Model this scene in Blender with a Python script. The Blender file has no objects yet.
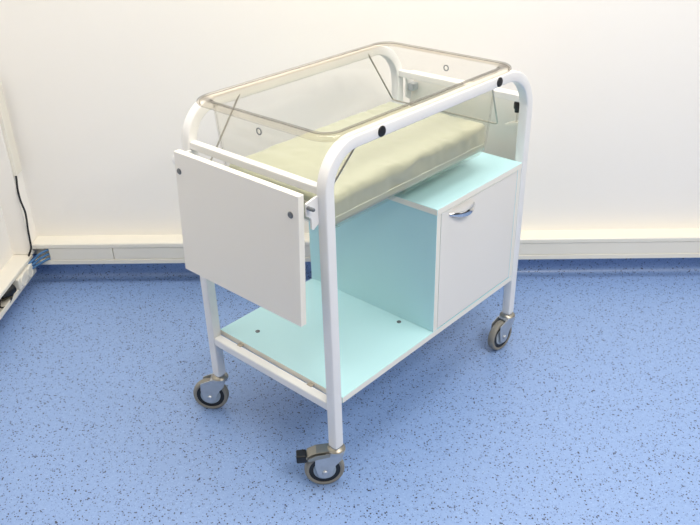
import bpy, bmesh, math, random
from mathutils import Vector, Matrix, noise
from math import sin, cos, pi, radians

scene = bpy.context.scene
COL = scene.collection

# ------------------------------------------------------------------ camera
ANG = radians(49.2)                       # the trolley's turn in the room
ROT = Matrix.Rotation(ANG, 4, 'Z')
cam_data = bpy.data.cameras.new('camera')
cam_data.sensor_fit = 'HORIZONTAL'
cam_data.sensor_width = 36.0
cam_data.lens = 779.06 / 700 * 36.0
cam_data.clip_start = 0.05
cam = bpy.data.objects.new('camera', cam_data)
COL.objects.link(cam)
right = Vector((0.66783323, -0.74395921, -0.02287967))
up = Vector((0.37553303, 0.31024782, 0.87333913))
fwd = Vector((0.64263031, 0.59183696, -0.48657506))
m = Matrix((right, up, -fwd)).transposed().to_4x4()
m.translation = Vector((-1.0238, -1.0045, 1.4404))
cam.matrix_world = ROT @ m
scene.camera = cam

# ------------------------------------------------------------------ light
scene.view_settings.view_transform = 'Standard'
scene.view_settings.look = 'None'
scene.view_settings.gamma = 1.0
scene.view_settings.use_curve_mapping = False
scene.view_settings.exposure = 0.09
scene.cycles.transparent_max_bounces = 32

world = bpy.data.worlds.new('room_light')
world.use_nodes = True
bg = world.node_tree.nodes['Background']
bg.inputs[0].default_value = (1.0, 0.985, 0.965, 1)
bg.inputs[1].default_value = 1.0
# pale ceiling above, darker towards the far ends of the room
wn, wl = world.node_tree.nodes, world.node_tree.links
wtc = wn.new('ShaderNodeTexCoord')
wdot = wn.new('ShaderNodeVectorMath')
wdot.operation = 'DOT_PRODUCT'
wdot.inputs[1].default_value = Vector((0.0, 0.0, 1.0))
wl.new(wtc.outputs['Generated'], wdot.inputs[0])
wramp = wn.new('ShaderNodeMapRange')
wramp.interpolation_type = 'SMOOTHSTEP'
wramp.inputs['From Min'].default_value = 0.1
wramp.inputs['From Max'].default_value = 0.9
wramp.inputs['To Min'].default_value = 0.03
wramp.inputs['To Max'].default_value = 0.2
wl.new(wdot.outputs['Value'], wramp.inputs['Value'])
wl.new(wramp.outputs['Result'], bg.inputs[1])
scene.world = world


def area(name, loc, target, sx, sy, power, colour):
    d = bpy.data.lights.new(name, 'AREA')
    d.shape = 'RECTANGLE'
    d.size, d.size_y = sx, sy
    d.energy = power
    d.color = colour
    o = bpy.data.objects.new(name, d)
    COL.objects.link(o)
    o.location = loc
    o.rotation_euler = (Vector(target) - Vector(loc)).to_track_quat('-Z', 'Y').to_euler()
    return o


WARM = (1.0, 0.965, 0.91)
area('ceiling_light_over_trolley', (0.6, 0.2, 2.7), (0.6, 0.2, 0), 1.2, 0.6, 28, WARM)
area('fill_light_left', (-0.5, 0.3, 2.7), (-0.5, 0.3, 0), 1.2, 0.6, 14, WARM)  # unseen fill, added to balance brightness on the left side
area('ceiling_light_front', (1.35, -1.4, 2.7), (1.0, -1.0, 0), 1.6, 1.0, 66, (1.0, 0.95, 0.875))
area('fill_light_right', (3.0, -0.4, 1.5), (0.2, 0.2, 0.6), 1.6, 1.6, 9, (1.0, 0.985, 0.96))  # soft fill added out of view on the right, no actual window


# ------------------------------------------------------------------ materials
def lin(c):
    c /= 255.0
    return c / 12.92 if c <= 0.04045 else ((c + 0.055) / 1.055) ** 2.4


def rgb(r, g, b):
    return (lin(r), lin(g), lin(b), 1.0)


def mat(name, col, rough=0.5, metal=0.0, spec=0.5, coat=0.0, bump=0.0, bscale=200.0, var=0.0, vscale=20.0):
    mt = bpy.data.materials.new(name)
    mt.use_nodes = True
    nt = mt.node_tree
    b = nt.nodes['Principled BSDF']
    b.inputs['Base Color'].default_value = col
    b.inputs['Roughness'].default_value = rough
    b.inputs['Metallic'].default_value = metal
    b.inputs['Specular IOR Level'].default_value = spec
    b.inputs['Coat Weight'].default_value = coat
    tc = nt.nodes.new('ShaderNodeTexCoord')
    if var:
        n = nt.nodes.new('ShaderNodeTexNoise')
        n.inputs['Scale'].default_value = vscale
        n.inputs['Detail'].default_value = 4
        nt.links.new(tc.outputs['Object'], n.inputs['Vector'])
        mx = nt.nodes.new('ShaderNodeMix')
        mx.data_type = 'RGBA'
        mx.inputs['A'].default_value = tuple(c * (1 - var) for c in col[:3]) + (1,)
        mx.inputs['B'].default_value = tuple(min(1, c * (1 + var)) for c in col[:3]) + (1,)
        nt.links.new(n.outputs['Fac'], mx.inputs['Factor'])
        nt.links.new(mx.outputs['Result'], b.inputs['Base Color'])
    if bump:
        n2 = nt.nodes.new('ShaderNodeTexNoise')
        n2.inputs['Scale'].default_value = bscale
        n2.inputs['Detail'].default_value = 3
        nt.links.new(tc.outputs['Object'], n2.inputs['Vector'])
        bp = nt.nodes.new('ShaderNodeBump')
        bp.inputs['Strength'].default_value = bump
        bp.inputs['Distance'].default_value = 0.002
        nt.links.new(n2.outputs['Fac'], bp.inputs['Height'])
        nt.links.new(bp.outputs['Normal'], b.inputs['Normal'])
    return mt


def vinyl_floor():
    mt = bpy.data.materials.new('speckled_blue_vinyl')
    mt.use_nodes = True
    nt = mt.node_tree
    N, L = nt.nodes, nt.links
    b = N['Principled BSDF']
    b.inputs['Roughness'].default_value = 0.42
    b.inputs['Specular IOR Level'].default_value = 0.75
    tc = N.new('ShaderNodeTexCoord')
    # slow cloudiness of the sheet
    n = N.new('ShaderNodeTexNoise')
    n.inputs['Scale'].default_value = 90
    n.inputs['Detail'].default_value = 3
    L.new(tc.outputs['Object'], n.inputs['Vector'])
    mx = N.new('ShaderNodeMix')
    mx.data_type = 'RGBA'
    mx.inputs['A'].default_value = rgb(121, 150, 199)
    mx.inputs['B'].default_value = rgb(140, 167, 211)
    L.new(n.outputs['Fac'], mx.inputs['Factor'])
    last = mx.outputs['Result']

    def flecks(scale, share, size, colour, offset, strength=1.0):
        nonlocal last
        mp = N.new('ShaderNodeMapping')
        mp.inputs['Location'].default_value = offset
        L.new(tc.outputs['Object'], mp.inputs['Vector'])
        wob = N.new('ShaderNodeTexNoise')
        wob.inputs['Scale'].default_value = scale * 2.2
        L.new(mp.outputs['Vector'], wob.inputs['Vector'])
        ad = N.new('ShaderNodeVectorMath')
        ad.operation = 'MULTIPLY_ADD'
        ad.inputs[1].default_value = (0.7 / scale,) * 3
        L.new(wob.outputs['Color'], ad.inputs[0])
        L.new(mp.outputs['Vector'], ad.inputs[2])
        v = N.new('ShaderNodeTexVoronoi')
        v.voronoi_dimensions = '3D'
        v.inputs['Scale'].default_value = scale
        L.new(ad.outputs['Vector'], v.inputs['Vector'])
        sep = N.new('ShaderNodeSeparateColor')
        L.new(v.outputs['Color'], sep.inputs['Color'])
        lt = N.new('ShaderNodeMath')
        lt.operation = 'LESS_THAN'
        lt.inputs[1].default_value = share
        L.new(sep.outputs['Red'], lt.inputs[0])
        ms = N.new('ShaderNodeMath')      # each fleck its own size
        ms.operation = 'MULTIPLY'
        ms.inputs[1].default_value = size
        L.new(sep.outputs['Green'], ms.inputs[0])
        ds = N.new('ShaderNodeMath')
        ds.operation = 'LESS_THAN'
        L.new(v.outputs['Distance'], ds.inputs[0])
        L.new(ms.outputs['Value'], ds.inputs[1])
        ml = N.new('ShaderNodeMath')
        ml.operation = 'MULTIPLY'
        L.new(lt.outputs['Value'], ml.inputs[0])
        L.new(ds.outputs['Value'], ml.inputs[1])
        m2 = N.new('ShaderNodeMath')
        m2.operation = 'MULTIPLY'
        m2.inputs[1].default_value = strength
        L.new(ml.outputs['Value'], m2.inputs[0])
        mm = N.new('ShaderNodeMix')
        mm.data_type = 'RGBA'
        L.new(m2.outputs['Value'], mm.inputs['Factor'])
        L.new(last, mm.inputs['A'])
        mm.inputs['B'].default_value = colour
        last = mm.outputs['Result']

    flecks(300, 0.30, 0.5, rgb(160, 188, 228), (3, 1, 2), 0.6)
    flecks(280, 0.28, 0.5, rgb(76, 102, 162), (0, 5, 1), 0.75)
    flecks(255, 0.19, 0.66, rgb(14, 18, 48), (7, 2, 4), 1.0)
    L.new(last, b.inputs['Base Color'])
    return mt


def clear_plastic(name, face, mid, edge, blend=0.35, at=0.62):
    mt = bpy.data.materials.new(name)
    mt.use_nodes = True
    nt = mt.node_tree
    N, L = nt.nodes, nt.links
    N.remove(N['Principled BSDF'])
    out = N['Material Output']
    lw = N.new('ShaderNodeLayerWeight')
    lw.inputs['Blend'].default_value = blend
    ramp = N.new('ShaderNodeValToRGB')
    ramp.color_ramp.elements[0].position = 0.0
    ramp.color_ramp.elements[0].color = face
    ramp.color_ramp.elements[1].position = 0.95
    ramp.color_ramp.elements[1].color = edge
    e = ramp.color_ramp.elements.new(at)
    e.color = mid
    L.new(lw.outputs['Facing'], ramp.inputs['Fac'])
    tr = N.new('ShaderNodeBsdfTransparent')
    L.new(ramp.outputs['Color'], tr.inputs['Color'])
    gl = N.new('ShaderNodeBsdfGlossy')
    gl.inputs['Roughness'].default_value = 0.06
    fr = N.new('ShaderNodeFresnel')
    fr.inputs['IOR'].default_value = 1.45
    geo = N.new('ShaderNodeNewGeometry')
    mi = N.new('ShaderNodeMath')          # only outer faces mirror the room
    mi.operation = 'MULTIPLY_ADD'
    mi.inputs[1].default_value = -1.0
    mi.inputs[2].default_value = 1.0
    L.new(geo.outputs['Backfacing'], mi.inputs[0])
    mf = N.new('ShaderNodeMath')
    mf.operation = 'MULTIPLY'
    L.new(fr.outputs['Fac'], mf.inputs[0])
    L.new(mi.outputs['Value'], mf.inputs[1])
    mx = N.new('ShaderNodeMixShader')
    L.new(mf.outputs['Value'], mx.inputs['Fac'])
    L.new(tr.outputs['BSDF'], mx.inputs[1])
    L.new(gl.outputs['BSDF'], mx.inputs[2])
    L.new(mx.outputs['Shader'], out.inputs['Surface'])
    return mt


M_WALL = mat('wall_paint', rgb(244, 240, 233), 0.75, bump=0.06, bscale=160, var=0.012, vscale=3)
M_FLOOR = vinyl_floor()
M_TRUNK = mat('white_pvc', rgb(232, 227, 214), 0.4)
M_TRUNKIN = mat('grey_pvc_inside', rgb(170, 160, 145), 0.6)
M_FRAME = mat('white_powder_coat', rgb(236, 235, 233), 0.32, bump=0.03, bscale=400)
M_LAM = mat('white_laminate', rgb(235, 231, 223), 0.45, bump=0.03, bscale=500)
M_EDGE = mat('white_edge_band', rgb(240, 236, 224), 0.5)
M_TEAL = mat('pale_turquoise_laminate', rgb(186, 226, 232), 0.36, bump=0.03, bscale=500)
M_CHROME = mat('chrome', rgb(215, 215, 215), 0.14, metal=1.0)
M_ZINC = mat('zinc_plated_steel', rgb(190, 194, 198), 0.38, metal=0.7, var=0.16, vscale=70)
M_STEEL = mat('steel_wire', rgb(182, 177, 166), 0.3, metal=1.0)
M_BRASSY = mat('yellowed_zinc', rgb(165, 160, 148), 0.38, metal=0.85)
M_BLACK = mat('black_plastic', rgb(22, 23, 25), 0.4)
M_TYRE = mat('grey_rubber_tyre', rgb(140, 136, 126), 0.6, var=0.08, vscale=90)
M_HUB = mat('grey_plastic_hub', rgb(166, 178, 188), 0.5)
M_CLEAR = clear_plastic('clear_acrylic', (0.992, 0.990, 0.980, 1), (0.984, 0.979, 0.962, 1), (0.55, 0.49, 0.41, 1))
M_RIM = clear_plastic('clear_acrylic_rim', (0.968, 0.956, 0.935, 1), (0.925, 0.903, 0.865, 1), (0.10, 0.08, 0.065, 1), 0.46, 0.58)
M_MATT = mat('pale_yellow_vinyl', rgb(178, 180, 157), 0.28, spec=0.65, bump=0.12, bscale=35, var=0.03, vscale=9)
M_PIPING = mat('pale_vinyl_piping', rgb(205, 210, 192), 0.45)
M_CABLE = mat('black_cable', rgb(26, 28, 30), 0.5)
M_BLUE = mat('blue_network_cable', rgb(66, 112, 158), 0.45)
M_HOLE = mat('dark_screw', rgb(112, 116, 120), 0.4, metal=0.6)


# ------------------------------------------------------------------ builders
def link(name, bm, mats, parent=None, smooth=False, loc=None):
    me = bpy.data.meshes.new(name)
    bmesh.ops.recalc_face_normals(bm, faces=bm.faces)
    bm.to_mesh(me)
    bm.free()
    if not isinstance(mats, (list, tuple)):
        mats = [mats]
    for x in mats:
        me.materials.append(x)
    if smooth:
        me.shade_smooth()
        me.set_sharp_from_angle(angle=radians(38))
    o = bpy.data.objects.new(name, me)
    COL.objects.link(o)
    if parent:
        o.parent = parent
    if loc:
        o.location = loc
    return o


def tag(o, label=None, cat=None, group=None, kind=None):
    if label:
        o['label'] = label
    if cat:
        o['category'] = cat
    if group:
        o['group'] = group
    if kind:
        o['kind'] = kind
    return o


def rebase(o, base):
    """put a mesh object's origin at base (given in its own coordinates)"""
    o.data.transform(Matrix.Translation(-Vector(base)))
    o.location = Vector(base)
    return o


def in_trolley(o):
    o.location = ROT @ o.location + Vector((0, 0, DROP))
    o.rotation_euler = (0, 0, ANG)
    return o


def add_box(bm, lo, hi, bev=0.0, seg=2, thin=None):
    lo, hi = Vector(lo), Vector(hi)
    r = bmesh.ops.create_cube(bm, size=1.0)
    vs = r['verts']
    c, s = (lo + hi) / 2, hi - lo
    for v in vs:
        v.co = Vector((v.co.x * s.x, v.co.y * s.y, v.co.z * s.z)) + c
    faces = set(f for v in vs for f in v.link_faces)
    if thin is not None:                     # slot 0 = the two broad faces, slot 1 = the edges
        for f in faces:
            f.normal_update()
            f.material_index = 0 if abs(f.normal[thin]) > 0.9 else 1
    if bev:
        es = set(e for v in vs for e in v.link_edges)
        bmesh.ops.bevel(bm, geom=list(es), offset=bev, segments=seg, profile=0.5, affect='EDGES', clamp_overlap=True)
    return bm


def box(lo, hi, bev=0.0, seg=2, thin=None):
    return add_box(bmesh.new(), lo, hi, bev, seg, thin)


def frame_axes(t):
    a = Vector((0, 0, 1)) if abs(t.z) < 0.9 else Vector((0, 1, 0))
    u = t.cross(a).normalized()
    return u, t.cross(u).normalized()


def add_tube(bm, pts, r, n=10, closed=False):
    pts = [Vector(p) for p in pts]
    rings = []
    u = None
    N = len(pts)
    for i, p in enumerate(pts):
        if closed:
            t = (pts[(i + 1) % N] - pts[i - 1]).normalized()
        else:
            t = (pts[min(i + 1, N - 1)] - pts[max(i - 1, 0)]).normalized()
        if u is None:
            u, w = frame_axes(t)
        else:
            u = (u - t * u.dot(t)).normalized()
            w = t.cross(u).normalized()
        rings.append([bm.verts.new(p + r * (cos(2 * pi * k / n) * u + sin(2 * pi * k / n) * w)) for k in range(n)])
    for i in range(N if closed else N - 1):
        A, B = rings[i], rings[(i + 1) % N]
        for k in range(n):
            bm.faces.new((A[k], A[(k + 1) % n], B[(k + 1) % n], B[k]))
    if not closed:
        bm.faces.new(rings[0])
        bm.faces.new(rings[-1][::-1])
    return bm


def tube(pts, r, n=10, closed=False):
    return add_tube(bmesh.new(), pts, r, n, closed)


def add_lathe(bm, prof, origin, axis, n=36):
    """prof: (radius, height along axis)"""
    axis = Vector(axis).normalized()
    u, w = frame_axes(axis)
    o = Vector(origin)
    rings = []
    for r, h in prof:
        if r < 1e-6:
            rings.append([bm.verts.new(o + axis * h)])
        else:
            rings.append([bm.verts.new(o + axis * h + r * (cos(2 * pi * k / n) * u + sin(2 * pi * k / n) * w)) for k in range(n)])
    for A, B in zip(rings[:-1], rings[1:]):
        for k in range(n):
            a, b = A[k % len(A)], A[(k + 1) % len(A)]
            c, d = B[(k + 1) % len(B)], B[k % len(B)]
            vs = []
            for v in (a, b, c, d):
                if v not in vs:
                    vs.append(v)
            if len(vs) > 2:
                bm.faces.new(vs)
    return bm


def lathe(prof, origin, axis, n=36):
    return add_lathe(bmesh.new(), prof, origin, axis, n)


def add_plate(bm, outline, axis, h0, h1, bev=0.0):
    """extrude a 2-D outline; axis 'y': outline is (x, z); axis 'x': (y, z); axis 'z': (x, y)"""
    def P(a, b, h):
        return {'y': (a, h, b), 'x': (h, a, b), 'z': (a, b, h)}[axis]
    lo = [bm.verts.new(P(a, b, h0)) for a, b in outline]
    hi = [bm.verts.new(P(a, b, h1)) for a, b in outline]
    n = len(outline)
    f = [bm.faces.new(lo[::-1]), bm.faces.new(hi)]
    for i in range(n):
        f.append(bm.faces.new((lo[i], lo[(i + 1) % n], hi[(i + 1) % n], hi[i])))
    if bev:
        es = set(e for ff in f[:2] for e in ff.edges)
        bmesh.ops.bevel(bm, geom=list(es), offset=bev, segments=1, affect='EDGES')
    return bm


def plate(outline, axis, h0, h1, bev=0.0):
    return add_plate(bmesh.new(), outline, axis, h0, h1, bev)


def rrect(x0, x1, y0, y1, r, n=8):
    pts = []
    for cx, cy, a0 in ((x1 - r, y1 - r, 0), (x0 + r, y1 - r, 90), (x0 + r, y0 + r, 180), (x1 - r, y0 + r, 270)):
        for k in range(n + 1):
            a = radians(a0 + 90 * k / n)
            pts.append((cx + r * cos(a), cy + r * sin(a)))
    return pts


# ------------------------------------------------------------------ the room
WY, WX = 1.066, -1.193                    # back wall and left wall faces
tag(link('floor', box((-1.4, -3.2, -0.05), (3.4, 1.25, 0.0)), M_FLOOR), kind='structure')
tag(link('wall_back', box((-1.4, WY, -0.05), (3.4, 1.25, 2.8)), M_WALL), kind='structure')
tag(link('wall_left', box((-1.4, -3.2, -0.05), (WX, WY + 0.02, 2.8)), M_WALL), kind='structure')
# boxed-in pier in the corner
tag(link('trim_1', box((WX - 0.02, 0.997, 0.133), (-1.123, WY + 0.02, 2.8), 0.002), M_WALL), kind='structure')


def cove(sign, wall):
    """vinyl turned up the wall: rounded foot, thin top lip; section as (distance, height)"""
    R = 0.020
    prof = [(-0.004, 0.098), (0.004, 0.098), (0.004, R)]
    for k in range(1, 7):
        a = pi / 2 * k / 6
        prof.append((0.004 + R - R * cos(a), R - R * sin(a) + 0.0006))
    prof += [(0.0246, -0.004), (-0.004, -0.004)]
    return [(wall + sign * a, z) for a, z in prof]


tag(link('baseboard_back', plate(cove(-1, WY), 'x', WX, 3.4), M_FLOOR), kind='structure')
tag(link('baseboard_left', plate(cove(1, WX), 'y', -3.2, WY - 0.0245), M_FLOOR), kind='structure')

# cable trunking along the back wall: back channel, lower strip, upper strip and two clip-on lids
FY = 1.000
BZ = 0.0055
o = tag(link('trim_2', plate([(y_, z_ + BZ) for y_, z_ in [(WY, 0.084), (FY + 0.001, 0.084), (FY, 0.086), (FY, 0.101), (FY + 0.004, 0.102), (FY + 0.03, 0.102),
                              (FY + 0.03, 0.149), (FY + 0.004, 0.149), (FY, 0.150), (FY, 0.163), (FY + 0.003, 0.167), (WY, 0.167)]],
                             'x', -1.122, 3.4), M_TRUNK), kind='structure')
x = -1.064
for w in (0.232, 1.25, 1.6, 1.35):
    link('trunking_lid', box((x, FY + 0.0015, 0.1025 + BZ), (x + w - 0.0025, FY + 0.010, 0.1485 + BZ), 0.001, 1), M_TRUNK, o)
    x += w

# open trunking along the left wall
TX = -1.127
TZ = -0.004
o = tag(link('trim_3', plate([(x_, z_ + TZ) for x_, z_ in [(WX, 0.063), (TX - 0.002, 0.063), (TX, 0.065), (TX, 0.081), (TX - 0.004, 0.082), (TX - 0.006, 0.068),
                              (WX + 0.004, 0.068), (WX + 0.004, 0.131), (TX - 0.004, 0.131), (TX - 0.003, 0.124), (TX, 0.124),
                              (TX, 0.134), (TX - 0.002, 0.136), (WX, 0.136)]], 'y', -3.2, 1.004), M_TRUNK), kind='structure')

# ------------------------------------------------------------------ services in the corner
duct = link('cable_duct', box((-1.123, 1.000, 0.435), (-1.111, 1.050, 0.755), 0.002), M_TRUNK)
rebase(duct, (-1.1175, 1.02, 0.435))
tag(duct, 'short upright white cable duct in the corner above the hanging black cable', 'cable duct')

pts = []
ctrl = [(-1.116, 1.006, 0.47), (-1.116, 1.004, 0.43), (-1.1155, 0.992, 0.39), (-1.113, 0.987, 0.35), (-1.106, 0.985, 0.31), (-1.107, 0.985, 0.28),
        (-1.1115, 0.985, 0.238), (-1.114, 0.986, 0.20), (-1.1175, 0.986, 0.165), (-1.130, 0.980, 0.137)]


def spline(ctrl, per=8):
    c = [Vector(p) for p in ctrl]
    c = [c[0] * 2 - c[1]] + c + [c[-1] * 2 - c[-2]]
    out = []
    for i in range(1, len(c) - 2):
        p0, p1, p2, p3 = c[i - 1:i + 3]
        for k in range(per):
            t = k / per
            out.append(0.5 * (2 * p1 + (p2 - p0) * t + (2 * p0 - 5 * p1 + 4 * p2 - p3) * t * t + (3 * p1 - p0 - 3 * p2 + p3) * t ** 3))
    out.append(c[-2])
    return out


o = link('power_cable', tube(spline(ctrl), 0.0036, 8), M_CABLE, smooth=True)
rebase(o, (-1.130, 0.980, 0.137))
tag(o, 'thin black cable hanging down from the white duct in the corner', 'cable')

# three blue network cables bending out of the open end of the back trunking
blues = ['uppermost blue network cable leaving the open end of the wall trunking',
         'middle blue network cable leaving the open end of the wall trunking',
         'lowest blue network cable leaving the open end of the wall trunking']
for k, lab in enumerate(blues):
    z = 0.146 - 0.0165 * k
    y = 1.008 - 0.002 * k
    o = link('network_cable', tube(spline([(-1.062, y + 0.006, z - 0.004), (-1.071, y - 0.002, z), (-1.083, y - 0.012, z - 0.003),
                                           (-1.098, y - 0.022, z - 0.009), (-1.112, y - 0.030, 0.124 - 0.0130 * k),
                                           (-1.132, y - 0.05, 0.114 - 0.0115 * k)]), 0.0043, 8), M_BLUE, smooth=True)
    rebase(o, (-1.09, 1.0, z))
    tag(o, lab, 'cable', 'blue network cables')

# socket outlet in the left trunking, near the corner
sock = bpy.data.objects.new('socket_outlet', None)
COL.objects.link(sock)
sock.location = (TX, 0.9, 0.069)
tag(sock, 'white double socket outlet set in the open trunking by the corner', 'socket outlet')


def sk(lo, hi):
    b = Vector((TX, 0.9, 0.075))
    return Vector(lo) - b, Vector(hi) - b


link('faceplate', box(*sk((-1.170, 0.845, 0.080), (-1.119, 0.972, 0.122)), 0.004), M_TRUNK, sock)
for yy in (0.878, 0.938):
    b = Vector((-1.119, yy, 0.101)) - Vector((TX, 0.9, 0.075))
    link('socket_face', lathe([(0, 0.002), (0.016, 0.002), (0.0165, 0.003), (0.0185, 0.003), (0.0195, 0.002), (0.0197, -0.002), (0, -0.002)], b, (1, 0, 0), 28), M_TRUNK, sock, True)

plug = bpy.data.objects.new('power_plug', None)
COL.objects.link(plug)
plug.location = (-1.145, 0.80, 0.097)
tag(plug, 'black plug lying in the open trunking left of the white socket', 'plug')
link('plug_body', lathe([(0, -0.028), (0.010, -0.028), (0.013, -0.02), (0.019, -0.004), (0.021, 0.002), (0.021, 0.024), (0.019, 0.026), (0, 0.026)], (0, 0, 0), (0.25, 1, 0.12), 20), M_BLACK, plug, True)
link('plug_cable', tube(spline([(-0.008, -0.026, -0.003), (-0.006, -0.05, -0.012), (0.002, -0.066, -0.02), (0.012, -0.05, -0.026), (0.016, -0.02, -0.022), (0.014, 0.01, -0.012), (0.0, 0.035, -0.004)]), 0.003, 8), M_CABLE, plug, True)

# ------------------------------------------------------------------ the crib trolley
L, W, T, ZT, ZB = 0.810, 0.4705, 0.027, 0.88, 0.105
DROP = 0.017                             # trolley coordinates start this far above the floor
trolley = bpy.data.objects.new('crib_trolley', None)
COL.objects.link(trolley)
trolley.location = (0, 0, DROP)
trolley.rotation_euler = (0, 0, ANG)
tag(trolley, 'white tubular hospital crib trolley with turquoise cabinet standing on the blue floor', 'trolley')


def hoop(y0):
    """one long side: two legs and the top rail bent from one square tube"""
    h = T / 2
    R, R2 = 0.086, 0.116
    path = [(h, ZB), (h, 0.3), (h, 0.6)]
    for k in range(13):
        a = pi - pi / 2 * k / 12
        path.append((h + R + R * cos(a), ZT - h - R + R * sin(a)))
    for k in range(13):
        a = pi / 2 - pi / 2 * k / 12
        path.append((L - h - R2 + R2 * cos(a), ZT - h - R2 + R2 * sin(a)))
    path += [(L - h, 0.6), (L - h, 0.3), (L - h, ZB)]
    sec = rrect(-h, h, -h, h, 0.0034, 3)
    bm = bmesh.new()
    rings = []
    for i, (x, z) in enumerate(path):
        q, p = path[min(i + 1, len(path) - 1)], path[max(i - 1, 0)]
        t = Vector((q[0] - p[0], q[1] - p[1])).normalized()
        n = Vector((-t.y, t.x))
        rings.append([bm.verts.new((x + n.x * a, y0 + h + b, z + n.y * a)) for a, b in sec])
    k = len(sec)
    for A, B in zip(rings[:-1], rings[1:]):
        for i in range(k):
            bm.faces.new((A[i], A[(i + 1) % k], B[(i + 1) % k], B[i]))
    bm.faces.new(rings[0])
    bm.faces.new(rings[-1][::-1])
    return bm


link('side_frame', hoop(0.0), M_FRAME, trolley, True)
link('side_frame', hoop(W - T), M_FRAME, trolley, True)
for x0 in (0.0, L - T):
    link('crossbar', box((x0 + (T - 0.019) / 2, T - 0.002, 0.7715 - (0.002 if x0 else 0)), (x0 + (T + 0.019) / 2, W - T + 0.002, 0.7905 - (0.002 if x0 else 0)), 0.0025), M_FRAME, trolley)
    link('crossbar', box((x0 + 0.0015, T - 0.002, 0.235 - 0.025), (x0 + T - 0.0015, W - T + 0.002, 0.235), 0.004), M_FRAME, trolley)
for x in (0.1759, 0.6307):
    link('rail_cap', lathe([(0.0122, 0.003), (0.0122, -0.0012), (0.011, -0.0026), (0, -0.0036)], (x, 0, ZT - T / 2), (0, 1, 0), 24), M_BLACK, trolley, True)

# lower shelf and the cabinet standing on it
SZ, ST = 0.2432, 0.017
shelf = link('lower_shelf', box((0.0325, 0.0037, SZ - ST), (0.783, 0.4546, SZ), 0.0006, 1, thin=2), [M_TEAL, M_EDGE], trolley)
for y in (0.105, 0.365):
    link('shelf_tab', box((0.020, y - 0.008, 0.2335), (0.034, y + 0.008, 0.2365), 0.001, 1), M_TRUNKIN, trolley)
for x, y in ((0.0915, 0.368), (0.372, 0.105)):
    link('screw_head', lathe([(0.0062, 0.0), (0.0062, 0.0012), (0.005, 0.0018), (0.0032, 0.0010), (0, 0.0006)], (x, y, SZ), (0, 0, 1), 20), M_HOLE, shelf, True)

X0, X1, CT, PT = 0.391, 0.783, 0.6052, 0.017
Y0, Y1 = 0.0037, 0.4576
cabinet = link('cabinet', box((X0, Y0, SZ), (X0 + PT, Y1, CT - PT), 0.0006, 1, thin=0), [M_TEAL, M_EDGE, M_LAM], trolley)
bm = bmesh.new()
bm.from_mesh(cabinet.data)
add_box(bm, (X1 - PT, Y0, SZ), (X1, Y1, CT - PT), 0.0006, 1, thin=0)
add_box(bm, (X0 + PT, Y1 - 0.012, SZ), (X1 - PT, Y1 - 0.0005, CT - PT), 0.0006, 1, thin=1)
bmesh.ops.recalc_face_normals(bm, faces=bm.faces)
bm.to_mesh(cabinet.data)
bm.free()
link('cabinet_top', box((X0 - 0.002, Y0 - 0.002, CT - PT), (X1, Y1, CT), 0.0008, 1, thin=2), [M_TEAL, M_EDGE], cabinet)
link('door', box((X0 + PT + 0.0016, Y0 - 0.0004, SZ + 0.003), (X1 - PT - 0.0016, Y0 + 0.018, CT - PT - 0.002), 0.0008, 1, thin=1), [M_LAM, M_EDGE], cabinet)
# chrome bow handle
bm = bmesh.new()
rings = []
n = 24
for i in range(n + 1):
    s = i / n
    x = 0.443 + 0.108 * s
    a = sin(pi * s)
    y = Y0 - 0.001 - 0.021 * a ** 0.8
    z = 0.572 - 0.006 * s - 0.004 * a
    hw = 0.0035 + 0.0052 * a
    dx, dy = 0.108, -0.023 * 0.8 * pi * cos(pi * s) * (max(a, 0.05) ** -0.2)
    nrm = Vector((-dy, dx, 0)).normalized()
    ring = []
    for k in range(10):
        q = 2 * pi * k / 10
        ring.append(bm.verts.new(Vector((x, y, z)) + nrm * 0.0026 * cos(q) + Vector((0, 0, hw * sin(q)))))
    rings.append(ring)
for A, B in zip(rings[:-1], rings[1:]):
    for k in range(10):
        bm.faces.new((A[k], A[(k + 1) % 10], B[(k + 1) % 10], B[k]))
bm.faces.new(rings[0])
bm.faces.new(rings[-1][::-1])
tag(link('handle', bm, M_CHROME, cabinet, True), 'chrome bow handle')


# hanging end panels with their hooks
def end_panel(name, x_in, out, y0, y1, z0, z1, lean):
    """out = -1: foot end, +1: head end"""
    bm = box((0, y0, z0), (0.0165, y1, z1), 0.0008, 1, thin=0)
    for v in bm.verts:
        v.co.x = x_in + out * (v.co.x + lean * (z1 - v.co.z) / (z1 - z0))
    return link(name, bm, [M_LAM, M_EDGE], trolley)


foot = end_panel('foot_panel', -0.0336, -1, 0.028, 0.433, 0.4829, 0.7867, 0.0136)
head = end_panel('head_panel', L + 0.030, 1, 0.046, 0.445, 0.472, 0.775, 0.008)
for y in (0.051, 0.4185):
    link('panel_bolt', lathe([(0.0075, 0.0), (0.0075, 0.001), (0.0055, 0.003), (0.003, 0.0026), (0, 0.0018)], (-0.0520, y, 0.741), (-1, 0, 0), 20), M_HOLE, foot, True)
for y in (0.07, 0.43):
    link('panel_bolt', lathe([(0.0075, 0.0), (0.0075, 0.001), (0.0055, 0.003), (0.003, 0.0026), (0, 0.0018)], (L + 0.0475, y, 0.735), (1, 0, 0), 20), M_ZINC, head, True)


def hook_outline(out):
    pts = [(0.002, 0.772), (-0.006, 0.772), (-0.0335, 0.766), (-0.0335, 0.738), (-0.024, 0.733), (-0.021, 0.727), (-0.021, 0.705), (-0.016, 0.702), (-0.012, 0.705), (0.002, 0.712)]
    return pts if out < 0 else [(L - a, z - 0.008) for a, z in pts]


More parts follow.
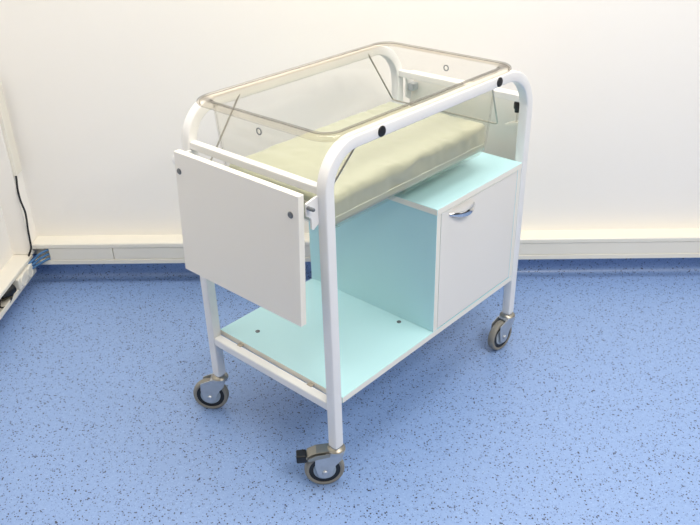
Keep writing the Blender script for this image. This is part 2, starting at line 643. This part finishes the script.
for out, y in ((-1, 0.0225), (-1, 0.4370), (1, 0.0275), (1, 0.4300)):
    hk = link('hook_plate', plate(hook_outline(out), 'y', y, y + 0.005), M_FRAME, trolley)
    xx = -0.030 if out < 0 else L + 0.021
    s = -1 if y < 0.2 else 1
    yy = y if s < 0 else y + 0.005
    zz = 0.757 if out < 0 else 0.742
    if out < 0 and s < 0:
        link('hook_pin', lathe([(0, 0), (0.0042, 0), (0.0042, 0.016), (0.003, 0.018), (0, 0.018)], (xx, yy, zz), (0, s, 0), 14), M_HOLE, hk, True)
    elif out < 0:
        link('hook_disc', lathe([(0, 0), (0.015, 0), (0.015, 0.010), (0.012, 0.012), (0, 0.012)], (-0.030, yy, 0.757), (0, s, 0), 22), M_FRAME, hk, True)
    elif s > 0:
        link('hook_latch', box((L + 0.002, y - 0.022, 0.725), (L + 0.028, y - 0.0005, 0.747), 0.003), M_ZINC, hk)
# black knob with a white hook under it, inside the head end
knob = link('head_knob', lathe([(0, 0.012), (0.008, 0.012), (0.010, 0.008), (0.010, -0.006), (0.007, -0.010), (0.0065, -0.018), (0, -0.018)], (L + 0.004, 0.050, 0.750), (0, 0, 1), 18), M_BLACK, trolley, True)
bm = tube([(L + 0.004, 0.050, 0.734), (L + 0.004, 0.050, 0.705)], 0.0022, 8)
add_plate(bm, [(0.036, 0.700), (0.080, 0.690), (0.080, 0.694), (0.060, 0.703), (0.036, 0.707)], 'x', L - 0.006, L + 0.014)
link('hanging_hook', bm, M_EDGE, knob)


# bent wire stays that hold the tub's two ends, each in one piece under both rails
def wire(xn, xf, near, far):
    r = 0.012
    c = [(xn, 0.018, ZT - T + 0.004), near, far, (xf, W - T + 0.002, ZT - T / 2 - 0.001)]
    out = [Vector(c[0])]
    for i in (1, 2):
        a, b, d = Vector(c[i - 1]), Vector(c[i]), Vector(c[i + 1])
        s, e = b + (a - b).normalized() * r, b + (d - b).normalized() * r
        for k in range(7):
            t = k / 6
            out.append((1 - t) ** 2 * s + 2 * t * (1 - t) * b + t * t * e)
    out.append(Vector(c[3]))
    return tube(out, 0.0023, 8)


link('wire_stay', wire(0.122, 0.170, (0.030, 0.048, 0.730), (0.030, 0.415, 0.730)), M_STEEL, trolley, True)
link('wire_stay', wire(0.624, 0.648, (0.722, 0.052, 0.722), (0.728, 0.418, 0.717)), M_STEEL, trolley, True)


# casters
def make_caster(brake):
    """axis at the origin, floor at z = 0, wheel trailing along +x"""
    wr, ax, off, zb = 0.050, 0.050, 0.031, ZB + DROP
    bm = bmesh.new()
    add_lathe(bm, [(0.0, zb), (0.0125, zb), (0.0135, zb - 0.005), (0.018, zb - 0.007), (0.0225, zb - 0.010), (0.024, zb - 0.015), (0.0225, zb - 0.019), (0, zb - 0.019)], (0, 0, 0), (0, 0, 1), 26)
    for s in (-1, 1):
        out = [(-0.018, zb - 0.014), (0.024, zb - 0.014), (off + 0.022, 0.096), (off + 0.024, 0.072)]
        for k in range(9):
            a = radians(15 - 205 * k / 8)
            out.append((off + 0.0195 * cos(a), ax + 0.0195 * sin(a)))
        out += [(0.004, 0.070), (-0.012, 0.086)]
        add_plate(bm, out, 'y', s * 0.0155, s * 0.0180, 0.0006)
    add_box(bm, (-0.018, -0.018, zb - 0.0185), (0.026, 0.018, zb - 0.0145), 0.001, 1)
    fork = link('caster', bm, M_ZINC, None, True)
    # wheel: tyre, black ring, hub
    link('tyre', lathe([(0.0392, -0.0100), (0.0445, -0.0112), (0.0482, -0.0092), (0.050, -0.0045), (0.050, 0.0045), (0.0482, 0.0092), (0.0445, 0.0112), (0.0392, 0.0100), (0.0392, -0.0100)], (off, 0, ax), (0, 1, 0), 48), M_TYRE, fork, True)
    link('wheel_ring', lathe([(0.0275, -0.0075), (0.0394, -0.0090), (0.0394, 0.0090), (0.0275, 0.0075), (0.0275, -0.0075)], (off, 0, ax), (0, 1, 0), 40), M_BLACK, fork, True)
    link('hub', lathe([(0, -0.0120), (0.018, -0.0120), (0.0282, -0.0100), (0.0282, 0.0100), (0.018, 0.0120), (0, 0.0120)], (off, 0, ax), (0, 1, 0), 32), M_HUB, fork, True)
    link('axle_bolt', lathe([(0, -0.0220), (0.005, -0.0220), (0.0068, -0.0200), (0.0068, 0.0200), (0.005, 0.0220), (0, 0.0220)], (off, 0, ax), (0, 1, 0), 8), M_ZINC, fork)
    link('swivel_ring', lathe([(0.0140, zb - 0.0045), (0.0200, zb - 0.0068), (0.0215, zb - 0.0085), (0.0234, zb - 0.0110)], (0, 0, 0.0006), (0, 0, 1), 26), M_BRASSY, fork, True)
    if brake:
        b = plate([(-0.012, 0.1075), (0.016, 0.1095), (0.050, 0.1065), (0.068, 0.0985), (0.075, 0.0940), (0.075, 0.0985), (0.066, 0.1045), (0.050, 0.1120), (0.016, 0.1140), (-0.012, 0.1110)], 'y', -0.015, 0.015, 0.0008)
        cheek = [(0.016, 0.110), (0.050, 0.108), (0.072, 0.0985), (0.070, 0.090), (0.050, 0.095), (0.016, 0.101)]
        add_plate(b, cheek, 'y', -0.0208, -0.0192)
        add_plate(b, cheek, 'y', 0.0192, 0.0208)
        lev = link('brake_lever', b, M_BRASSY, fork)
        c = box((0.0735, -0.014, 0.082), (0.099, 0.014, 0.104), 0.003)
        link('brake_pedal', c, M_BLACK, fork)
    return fork


def copy_caster(src):
    c = src.copy()
    COL.objects.link(c)
    for ch in src.children:
        d = ch.copy()
        COL.objects.link(d)
        d.parent = c
    return c


leftdir = math.atan2(0.7440, -0.6678)
spots = [(T / 2, T / 2, leftdir + 0.10), (T / 2, W - T / 2, leftdir - 0.05), (L - T / 2, T / 2, pi - 0.10), (L - T / 2, W - T / 2, pi - 0.5)]
plain = make_caster(False)
for i, (x, y, a) in enumerate(spots):
    c = make_caster(True) if i == 0 else (plain if i == 1 else copy_caster(plain))
    c.parent = trolley
    c.location = (x, y, -DROP)
    c.rotation_euler = (0, 0, a)
    if i == 0:
        c['label'] = 'caster with a black rubber brake pedal'

# ------------------------------------------------------------------ clear tub
BX0, BX1, BY0, BY1 = 0.014, 0.7175, 0.0005, 0.442
prof = [  # inset from the outer lip, height, corner radius : once round the shell's section
    (0.0050, 0.8804, 0.043), (0.0020, 0.8815, 0.045), (0.000, 0.8850, 0.046), (0.0008, 0.8890, 0.0455), (0.0040, 0.8925, 0.044), (0.009, 0.8942, 0.042), (0.014, 0.8944, 0.040), (0.020, 0.8935, 0.037), (0.026, 0.8915, 0.036), (0.0295, 0.8870, 0.036),
    (0.0310, 0.870, 0.036), (0.0365, 0.76, 0.036), (0.042, 0.690, 0.036), (0.045, 0.672, 0.034), (0.052, 0.662, 0.030), (0.063, 0.659, 0.024)]
outer = [
    (0.063, 0.656, 0.024), (0.051, 0.659, 0.030), (0.0425, 0.670, 0.036), (0.039, 0.690, 0.038), (0.0335, 0.76, 0.039), (0.0280, 0.870, 0.039), (0.0268, 0.8850, 0.039),
    (0.0245, 0.8885, 0.039), (0.019, 0.8905, 0.040), (0.012, 0.8910, 0.042), (0.0065, 0.8898, 0.044), (0.0038, 0.8870, 0.0445), (0.0042, 0.8840, 0.044), (0.0068, 0.8826, 0.043)]
LIP = 9
bm = bmesh.new()
rings = []
for ins, z, r in prof + outer:
    rings.append([bm.verts.new((a, b, z)) for a, b in rrect(BX0 + ins, BX1 - ins, BY0 + ins, BY1 - ins, r, 8)])
K = len(rings[0])
NI = len(prof)
for i in range(len(rings)):
    if i == NI - 1:
        continue
    A, B = rings[i], rings[(i + 1) % len(rings)]
    for k in range(K):
        f = bm.faces.new((A[k], A[(k + 1) % K], B[(k + 1) % K], B[k]))
        f.material_index = 1 if i < LIP or i >= len(rings) - 8 else 0
bm.faces.new(rings[NI - 1])
bm.faces.new(rings[NI][::-1])
tub = link('bassinet_tub', bm, [M_CLEAR, M_RIM], None, True)
rebase(tub, (0.365, 0.215, 0.656))
in_trolley(tub)
tag(tub, 'clear plastic baby bassinet tub with rolled rim hung in the white trolley frame', 'bassinet')


def hole_ring(x, y, z):
    pts = [(x - 0.365, y - 0.215 + 0.0072 * cos(a), z - 0.656 + 0.0072 * sin(a)) for a in [2 * pi * k / 20 for k in range(20)]]
    return tube(pts, 0.0014, 6, True)


link('wall_hole', hole_ring(0.0410, 0.2355, 0.852), M_HOLE, tub, True)
link('wall_hole', hole_ring(0.6880, 0.203, 0.856), M_HOLE, tub, True)

# ------------------------------------------------------------------ mattress
MX0, MX1, MY0, MY1, MZ0, MZ1 = 0.058, 0.675, 0.050, 0.388, 0.6605, 0.737


def soft(x, y, z, r=0.017):
    cx = min(max(x, MX0 + r), MX1 - r)
    cy = min(max(y, MY0 + r), MY1 - r)
    cz = min(max(z, MZ0 + r), MZ1 - r)
    d = Vector((x - cx, y - cy, z - cz))
    p = Vector((cx, cy, cz))
    if d.length > 1e-9:
        p += d.normalized() * min(r, d.length * 1.0 if (abs(d.x) > 0) + (abs(d.y) > 0) + (abs(d.z) > 0) == 1 else r)
    u = (p.x - MX0) / (MX1 - MX0) * 2 - 1
    v = (p.y - MY0) / (MY1 - MY0) * 2 - 1
    top = max(0.0, (p.z - MZ0) / (MZ1 - MZ0))
    p.z += top * 0.005 * (1 - u ** 4) * (1 - v ** 4)
    edge = max(abs(v) ** 6, abs(u) ** 10)
    wr = noise.noise(Vector((p.x * 16, p.y * 16, p.z * 26))) * 0.0050 + noise.noise(Vector((p.x * 42, p.y * 30, p.z * 34))) * 0.0030
    crease = -0.004 * math.exp(-((p.x - 0.47 - 0.25 * (p.y - 0.05)) / 0.006) ** 2) - 0.003 * math.exp(-((p.x - 0.13 + 0.3 * (p.y - 0.05)) / 0.007) ** 2)
    if top > 0.25:
        p.z += (wr * (0.35 + 0.9 * edge) + crease * abs(v) ** 3) * top
        side = 1.0 if v < 0 else -1.0
        if abs(v) > 0.9:
            p.y += side * max(0.0, wr + 0.001) * 0.8
    return p


bm = bmesh.new()
nx, ny, nz = 90, 50, 14
grid = {}


def gv(i, j, k):
    key = (i, j, k)
    if key not in grid:
        grid[key] = bm.verts.new(soft(MX0 + (MX1 - MX0) * i / nx, MY0 + (MY1 - MY0) * j / ny, MZ0 + (MZ1 - MZ0) * k / nz))
    return grid[key]


for i in range(nx):
    for j in range(ny):
        for k in (0, nz):
            bm.faces.new((gv(i, j, k), gv(i + 1, j, k), gv(i + 1, j + 1, k), gv(i, j + 1, k)))
for i in range(nx):
    for k in range(nz):
        for j in (0, ny):
            bm.faces.new((gv(i, j, k), gv(i + 1, j, k), gv(i + 1, j, k + 1), gv(i, j, k + 1)))
for j in range(ny):
    for k in range(nz):
        for i in (0, nx):
            bm.faces.new((gv(i, j, k), gv(i, j + 1, k), gv(i, j + 1, k + 1), gv(i, j, k + 1)))
mattress = link('crib_mattress', bm, M_MATT)
mattress.data.shade_smooth()
rebase(mattress, (0.365, 0.215, MZ0))
in_trolley(mattress)
tag(mattress, 'pale yellow vinyl crib mattress lying in the clear bassinet', 'mattress')
loop = rrect(MX0 + 0.001 - 0.365, MX1 - 0.001 - 0.365, MY0 + 0.001 - 0.215, MY1 - 0.001 - 0.215, 0.022, 6)
link('piping', tube([(a, b, 0.026) for a, b in loop], 0.0016, 6, True), M_PIPING, mattress, True)
